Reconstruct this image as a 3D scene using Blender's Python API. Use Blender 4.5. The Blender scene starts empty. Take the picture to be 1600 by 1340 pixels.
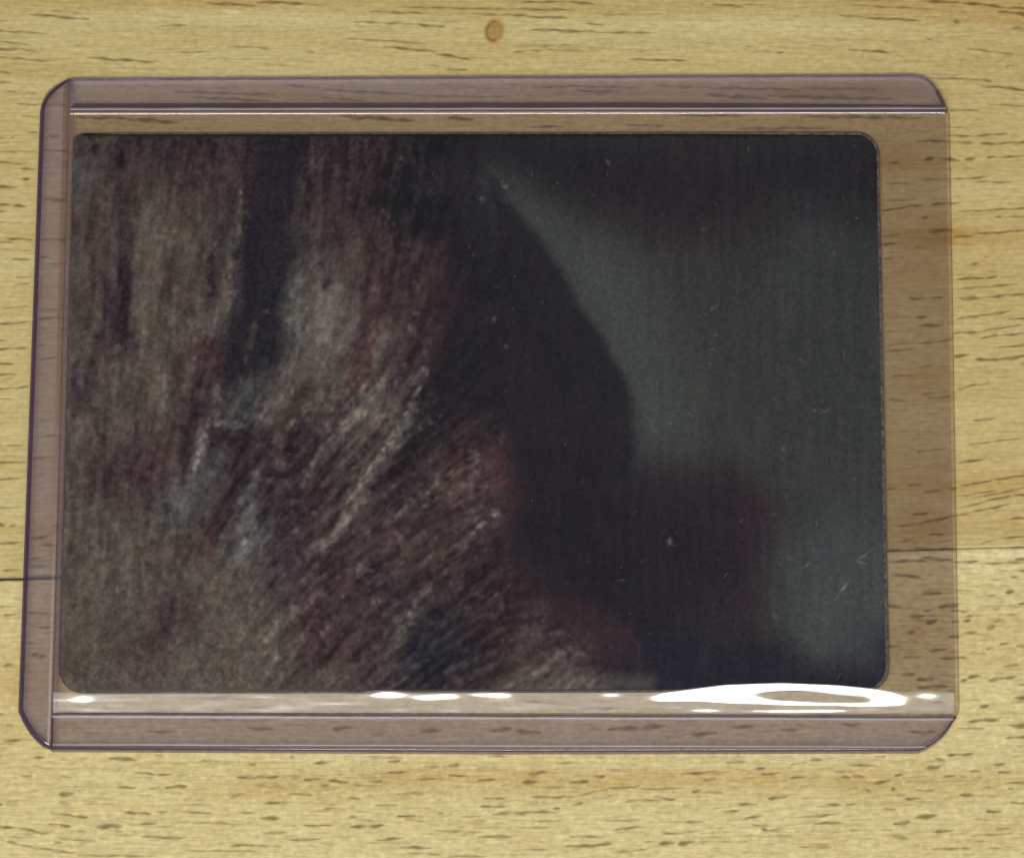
import bpy, bmesh, math
import numpy as np
from mathutils import Matrix, Vector

scene = bpy.context.scene
MM = 0.001

# ------------------------------------------------------------------ camera
# pose fitted to the card's outline: card centre is the world origin, table top is z = 0
DIST = 560.0
F_PX = 14.343 * DIST
RX, RY, RZ = -0.296, -0.0210, -0.0050
TX, TY = -4.25, 2.28


def rot():
    c, s = math.cos, math.sin
    Rx = np.array([[1, 0, 0], [0, c(RX), -s(RX)], [0, s(RX), c(RX)]])
    Ry = np.array([[c(RY), 0, s(RY)], [0, 1, 0], [-s(RY), 0, c(RY)]])
    Rz = np.array([[c(RZ), -s(RZ), 0], [s(RZ), c(RZ), 0], [0, 0, 1]])
    return Rx @ Ry @ Rz


R_ = rot()
T_ = np.array([TX, TY, -DIST])
CAM = -R_.T @ T_


def P(u, v, z=0.0):
    """reference measurement (1600-wide frame) -> point in mm at height z above the table"""
    d = R_.T @ np.array([(u - 800) / F_PX, -(v - 670) / F_PX, -1.0])
    k = (z - CAM[2]) / d[2]
    p = CAM + k * d
    return float(p[0]), float(p[1])


def to_uv(X, Y, Z=0.0):
    W = np.stack([X, Y, np.zeros_like(X) + Z], -1)
    Q = W @ R_.T + T_
    return 800 + F_PX * Q[..., 0] / -Q[..., 2], 670 - F_PX * Q[..., 1] / -Q[..., 2]


cam_d = bpy.data.cameras.new('camera')
cam = bpy.data.objects.new('camera', cam_d)
scene.collection.objects.link(cam)
M = Matrix.Identity(4)
for i in range(3):
    for j in range(3):
        M[i][j] = R_.T[i, j]
    M[i][3] = CAM[i] * MM
cam.matrix_world = M
cam_d.sensor_width = 36.0
cam_d.lens = 36.0 * F_PX / 1600.0
cam_d.clip_start = 0.01
cam_d.clip_end = 20.0
scene.camera = cam

# ------------------------------------------------------------------ light
world = bpy.data.worlds.new('World')
scene.world = world
world.use_nodes = True
bg = world.node_tree.nodes['Background']
bg.inputs[0].default_value = (0.92, 0.95, 1.0, 1)
bg.inputs[1].default_value = 0.07

LAMP_DIR = Vector((-0.08, -0.43, 1.0)).normalized()
lamp_d = bpy.data.lights.new('ceiling_lamp', 'AREA')
lamp_d.shape = 'RECTANGLE'
lamp_d.size = 0.46
lamp_d.size_y = 0.150
lamp_d.energy = 5.6
lamp_d.color = (1.0, 0.966, 0.895)
lamp = bpy.data.objects.new('ceiling_lamp', lamp_d)
scene.collection.objects.link(lamp)
lamp.location = LAMP_DIR * 0.80
lamp.rotation_euler = (-LAMP_DIR).to_track_quat('-Z', 'Y').to_euler()

glow_d = bpy.data.lights.new('ceiling_fill', 'AREA')   # added soft light for an unseen pale ceiling, greys the sheet's sag
glow_d.shape = 'RECTANGLE'
glow_d.size = 1.9
glow_d.size_y = 1.16
glow_d.energy = 11.0
glow_d.color = (0.97, 0.98, 1.0)
glow = bpy.data.objects.new('ceiling_fill', glow_d)
scene.collection.objects.link(glow)
glow.location = (0.0, -0.74, 1.25)

scene.view_settings.view_transform = 'Standard'
scene.view_settings.look = 'None'
scene.view_settings.exposure = 0.0
scene.view_settings.gamma = 1.0
scene.cycles.transparent_max_bounces = 32
scene.cycles.max_bounces = 10
scene.cycles.filter_width = 1.35
scene.cycles.use_denoising = True

rng = np.random.default_rng(7)


# ------------------------------------------------------------------ helpers
def lin(c):
    c = np.asarray(c, float) / 255.0
    return np.where(c <= 0.04045, c / 12.92, ((c + 0.055) / 1.055) ** 2.4)


def link(name, me, parent=None, mats=()):
    for m in mats:
        me.materials.append(m)
    o = bpy.data.objects.new(name, me)
    scene.collection.objects.link(o)
    if parent is not None:
        o.parent = parent
    return o


def empty(name, label, cat):
    o = bpy.data.objects.new(name, None)
    o.empty_display_size = 0.01
    scene.collection.objects.link(o)
    o['label'] = label
    o['category'] = cat
    return o


def grid_faces(nr, nc, off=0, flip=False):
    a = np.arange(nr * nc).reshape(nr, nc) + off
    q = np.stack([a[:-1, :-1], a[:-1, 1:], a[1:, 1:], a[1:, :-1]], -1).reshape(-1, 4)
    return q[:, ::-1] if flip else q


def mesh_np(name, verts, quads, smooth=True, mat_idx=None):
    me = bpy.data.meshes.new(name)
    n = len(quads)
    me.vertices.add(len(verts))
    me.vertices.foreach_set('co', np.ascontiguousarray(verts, np.float32).ravel())
    me.loops.add(n * 4)
    me.loops.foreach_set('vertex_index', np.ascontiguousarray(quads, np.int32).ravel())
    me.polygons.add(n)
    me.polygons.foreach_set('loop_start', np.arange(0, n * 4, 4, dtype=np.int32))
    me.polygons.foreach_set('loop_total', np.full(n, 4, np.int32))
    me.polygons.foreach_set('use_smooth', np.full(n, smooth, bool))
    if mat_idx is not None:
        me.polygons.foreach_set('material_index', np.ascontiguousarray(mat_idx, np.int32))
    me.update(calc_edges=True)
    me.validate()
    return me


def vnoise(h, w, sy, sx, seed, octaves=3):
    """smooth value noise over an h x w array, feature size sy x sx cells, about -1..1"""
    r = np.random.default_rng(seed)
    out = np.zeros((h, w))
    amp, tot = 1.0, 0.0
    for o in range(octaves):
        gy, gx = max(2, int(h / sy) + 3), max(2, int(w / sx) + 3)
        g = r.uniform(-1, 1, (gy, gx))
        y = np.arange(h) / sy
        x = np.arange(w) / sx
        y = np.minimum(y, gy - 1.001)
        x = np.minimum(x, gx - 1.001)
        yi, xi = y.astype(int), x.astype(int)
        fy, fx = y - yi, x - xi
        fy = (fy * fy * (3 - 2 * fy))[:, None]
        fx = (fx * fx * (3 - 2 * fx))[None, :]
        a = g[yi][:, xi]
        b = g[yi][:, xi + 1]
        c = g[yi + 1][:, xi]
        d = g[yi + 1][:, xi + 1]
        out += amp * ((a * (1 - fx) + b * fx) * (1 - fy) + (c * (1 - fx) + d * fx) * fy)
        tot += amp
        amp *= 0.55
        sy, sx = max(1.0, sy / 2), max(1.0, sx / 2)
    return out / tot * 1.6


def sample(img, x, y):
    h, w = img.shape[:2]
    x = np.clip(x, 0, w - 1.001)
    y = np.clip(y, 0, h - 1.001)
    xi, yi = x.astype(int), y.astype(int)
    fx, fy = x - xi, y - yi
    if img.ndim == 3:
        fx, fy = fx[..., None], fy[..., None]
    return ((img[yi, xi] * (1 - fx) + img[yi, xi + 1] * fx) * (1 - fy)
            + (img[yi + 1, xi] * (1 - fx) + img[yi + 1, xi + 1] * fx) * fy)


def stroke(img, u0, v0, u1, v1, w, a, mode='max', taper=0.75, ragged=0.25, r=rng):
    """soft tapered stroke into a float array indexed [v, u]"""
    h, W = img.shape
    pad = w * 2 + 3
    x0, x1 = int(max(0, min(u0, u1) - pad)), int(min(W, max(u0, u1) + pad + 1))
    y0, y1 = int(max(0, min(v0, v1) - pad)), int(min(h, max(v0, v1) + pad + 1))
    if x1 <= x0 or y1 <= y0:
        return
    yy, xx = np.mgrid[y0:y1, x0:x1]
    dx, dy = u1 - u0, v1 - v0
    L = math.hypot(dx, dy) + 1e-6
    t = ((xx - u0) * dx + (yy - v0) * dy) / L
    n = (-(xx - u0) * dy + (yy - v0) * dx) / L
    ph = r.uniform(0, 6.28, 4)
    tt = t / L
    n = n + ragged * w * 0.45 * (np.sin(t / 9.0 + ph[0]) + 0.6 * np.sin(t / 4.1 + ph[1]))
    prof = np.clip(1 - np.abs(2 * tt - 1) ** 3, 0, 1) ** taper
    half = 0.5 * w * (0.35 + 0.65 * prof) * (1 + ragged * np.sin(t / 6.0 + ph[2]))
    over = np.maximum(0, np.maximum(-t, t - L))
    d = np.sqrt(n * n + over * over)
    k = np.clip(1.15 - d / np.maximum(half, 0.5) * 0.75, 0, 1)
    k = k * k * (3 - 2 * k) * a * (0.72 + 0.28 * prof) * (1 + 0.22 * np.sin(t / 5.0 + ph[3]))
    s = img[y0:y1, x0:x1]
    if mode == 'max':
        img[y0:y1, x0:x1] = np.maximum(s, k)
    else:
        img[y0:y1, x0:x1] = s + k


# ------------------------------------------------------------------ materials
def new_mat(name):
    m = bpy.data.materials.new(name)
    m.use_nodes = True
    nt = m.node_tree
    for n in list(nt.nodes):
        nt.nodes.remove(n)
    out = nt.nodes.new('ShaderNodeOutputMaterial')
    return m, nt, out


def noise_node(nt, vec, scale, detail=4.0, rough=0.55, sc=(1, 1, 1)):
    mp = nt.nodes.new('ShaderNodeMapping')
    mp.inputs['Scale'].default_value = sc
    nt.links.new(vec, mp.inputs['Vector'])
    n = nt.nodes.new('ShaderNodeTexNoise')
    n.inputs['Scale'].default_value = scale
    n.inputs['Detail'].default_value = detail
    n.inputs['Roughness'].default_value = rough
    nt.links.new(mp.outputs[0], n.inputs['Vector'])
    return n.outputs['Fac']


def ramp(nt, fac, stops):
    r = nt.nodes.new('ShaderNodeValToRGB')
    el = r.color_ramp.elements
    while len(el) < len(stops):
        el.new(0.5)
    for e, (p, c) in zip(el, stops):
        e.position = p
        e.color = (*c, 1) if len(c) == 3 else c
    nt.links.new(fac, r.inputs[0])
    return r.outputs[0]


def mix_col(nt, fac, a, b, blend='MIX'):
    n = nt.nodes.new('ShaderNodeMix')
    n.data_type = 'RGBA'
    n.blend_type = blend
    for sock, val in ((n.inputs['Factor'], fac), (n.inputs[6], a), (n.inputs[7], b)):
        if isinstance(val, (int, float)):
            sock.default_value = val
        elif isinstance(val, (tuple, list, np.ndarray)):
            sock.default_value = (*[float(q) for q in val[:3]], 1)
        else:
            nt.links.new(val, sock)
    return n.outputs[2]


def wood_material():
    m, nt, out = new_mat('oiled_light_wood')
    b = nt.nodes.new('ShaderNodeBsdfPrincipled')
    at = nt.nodes.new('ShaderNodeAttribute')
    at.attribute_name = 'grain'
    tc = nt.nodes.new('ShaderNodeTexCoord')
    obj = tc.outputs['Object']
    fine = noise_node(nt, obj, 1.0, 5, 0.65, (240, 3400, 500))
    mott = noise_node(nt, obj, 1.0, 4, 0.6, (1100, 1900, 500))
    f1 = ramp(nt, fine, [(0.30, (0.84, 0.81, 0.75)), (0.70, (1.10, 1.10, 1.10))])
    f2 = ramp(nt, mott, [(0.32, (0.89, 0.88, 0.86)), (0.68, (1.11, 1.11, 1.10))])
    c = mix_col(nt, 1.0, at.outputs['Color'], f1, 'MULTIPLY')
    c = mix_col(nt, 1.0, c, f2, 'MULTIPLY')
    nt.links.new(c, b.inputs['Base Color'])
    b.inputs['Roughness'].default_value = 0.42
    b.inputs['Specular IOR Level'].default_value = 0.22
    bp = nt.nodes.new('ShaderNodeBump')
    bp.inputs['Strength'].default_value = 0.35
    bp.inputs['Distance'].default_value = 0.00006
    nt.links.new(mott, bp.inputs['Height'])
    nt.links.new(bp.outputs[0], b.inputs['Normal'])
    nt.links.new(b.outputs[0], out.inputs[0])
    return m


def plastic(name, tint, haze, haze_col, rough=0.035, wavy=0.0, f0=0.045):
    """thin clear PVC: tinted see-through body, Fresnel-weighted gloss, a little milky scatter"""
    m, nt, out = new_mat(name)
    tr = nt.nodes.new('ShaderNodeBsdfTransparent')
    tr.inputs[0].default_value = (*tint, 1)
    df = nt.nodes.new('ShaderNodeBsdfDiffuse')
    df.inputs[0].default_value = (*haze_col, 1)
    gl = nt.nodes.new('ShaderNodeBsdfGlossy')
    gl.inputs['Roughness'].default_value = rough
    gl.inputs[0].default_value = (1, 1, 1, 1)
    tc = nt.nodes.new('ShaderNodeTexCoord')
    hz = noise_node(nt, tc.outputs['Object'], 1.0, 3, 0.6, (140, 260, 140))
    hm = nt.nodes.new('ShaderNodeMapRange')
    hm.inputs[3].default_value = haze * 0.7
    hm.inputs[4].default_value = haze * 1.3
    hm.inputs[1].default_value = 0.3
    hm.inputs[2].default_value = 0.7
    nt.links.new(hz, hm.inputs[0])
    m1 = nt.nodes.new('ShaderNodeMixShader')
    nt.links.new(hm.outputs[0], m1.inputs[0])
    nt.links.new(tr.outputs[0], m1.inputs[1])
    nt.links.new(df.outputs[0], m1.inputs[2])
    lw = nt.nodes.new('ShaderNodeLayerWeight')
    lw.inputs['Blend'].default_value = 0.5
    pw = nt.nodes.new('ShaderNodeMath')
    pw.operation = 'POWER'
    nt.links.new(lw.outputs['Facing'], pw.inputs[0])
    pw.inputs[1].default_value = 5.0
    ma = nt.nodes.new('ShaderNodeMath')
    ma.operation = 'MULTIPLY_ADD'
    nt.links.new(pw.outputs[0], ma.inputs[0])
    ma.inputs[1].default_value = 0.8
    ma.inputs[2].default_value = f0
    if wavy > 0:
        wn = noise_node(nt, tc.outputs['Object'], 1.0, 2, 0.5, (220, 420, 220))
        bp = nt.nodes.new('ShaderNodeBump')
        bp.inputs['Strength'].default_value = wavy
        bp.inputs['Distance'].default_value = 0.0002
        nt.links.new(wn, bp.inputs['Height'])
        nt.links.new(bp.outputs[0], gl.inputs['Normal'])
    m2 = nt.nodes.new('ShaderNodeMixShader')
    nt.links.new(ma.outputs[0], m2.inputs[0])
    nt.links.new(m1.outputs[0], m2.inputs[1])
    nt.links.new(gl.outputs[0], m2.inputs[2])
    nt.links.new(m2.outputs[0], out.inputs[0])
    return m


def attr_material(name, attr, rough, noise_amt, sc):
    m, nt, out = new_mat(name)
    b = nt.nodes.new('ShaderNodeBsdfPrincipled')
    at = nt.nodes.new('ShaderNodeAttribute')
    at.attribute_name = attr
    tc = nt.nodes.new('ShaderNodeTexCoord')
    n1 = noise_node(nt, tc.outputs['Object'], 1.0, 4, 0.7, sc)
    lo, hi = 1 - noise_amt, 1 + noise_amt
    f1 = ramp(nt, n1, [(0.3, (lo, lo, lo)), (0.7, (hi, hi, hi))])
    c = mix_col(nt, 1.0, at.outputs['Color'], f1, 'MULTIPLY')
    nt.links.new(c, b.inputs['Base Color'])
    b.inputs['Roughness'].default_value = rough
    b.inputs['Specular IOR Level'].default_value = 0.25
    nt.links.new(b.outputs[0], out.inputs[0])
    return m


def paper_material():
    m, nt, out = new_mat('worn_card_stock')
    b = nt.nodes.new('ShaderNodeBsdfPrincipled')
    tc = nt.nodes.new('ShaderNodeTexCoord')
    n1 = noise_node(nt, tc.outputs['Object'], 1.0, 4, 0.7, (1800, 1800, 1800))
    c = ramp(nt, n1, [(0.35, tuple(lin((44, 38, 34)))), (0.65, tuple(lin((112, 100, 88))))])
    nt.links.new(c, b.inputs['Base Color'])
    b.inputs['Roughness'].default_value = 0.8
    nt.links.new(b.outputs[0], out.inputs[0])
    return m


WOOD = wood_material()
SHEET = plastic('clear_pvc_sheet', (0.940, 0.926, 0.936), 0.005, (0.55, 0.50, 0.58), 0.125, 0.0)
BACK = plastic('clear_pvc_back', (0.940, 0.926, 0.936), 0.005, (0.55, 0.50, 0.58), 0.05, 0.0)
RAIL = plastic('violet_pvc_rail', (0.924, 0.908, 0.952), 0.055, (0.47, 0.45, 0.56), 0.12, 0.25)
EDGE = plastic('violet_pvc_edge', (0.38, 0.31, 0.44), 0.16, (0.15, 0.10, 0.24), 0.12)
EDGE_PALE = plastic('lilac_pvc_edge', (0.66, 0.58, 0.70), 0.22, (0.27, 0.23, 0.36), 0.35)
RAIL_SHADE = plastic('pvc_rail_shade', (0.90, 0.86, 0.90), 0.10, (0.42, 0.36, 0.38), 0.3)  # tint carries the shade that falls beside the left rail
EDGE_SHADED = plastic('shaded_pvc_step', (0.80, 0.72, 0.73), 0.06, (0.2, 0.16, 0.16), 0.4)  # brown puts the shade of card and edges into the inner bevel
EDGE_DARK = plastic('dark_pvc_step', (0.42, 0.34, 0.42), 0.10, (0.12, 0.08, 0.14), 0.85, 0.0, 0.015)
EDGE_SOFT = plastic('grey_pvc_cut_edge', (0.68, 0.61, 0.62), 0.05, (0.30, 0.25, 0.28), 0.15)
RIDGE = plastic('pvc_glint_ridge', (0.92, 0.89, 0.93), 0.20, (0.55, 0.52, 0.56), 0.40, 0.3, 0.045)  # pale haze paints part of the bright glint along the rails
PAPER = paper_material()
PRINT = attr_material('dark_printed_card', 'print', 0.24, 0.14, (3000, 3000, 1000))

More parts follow.
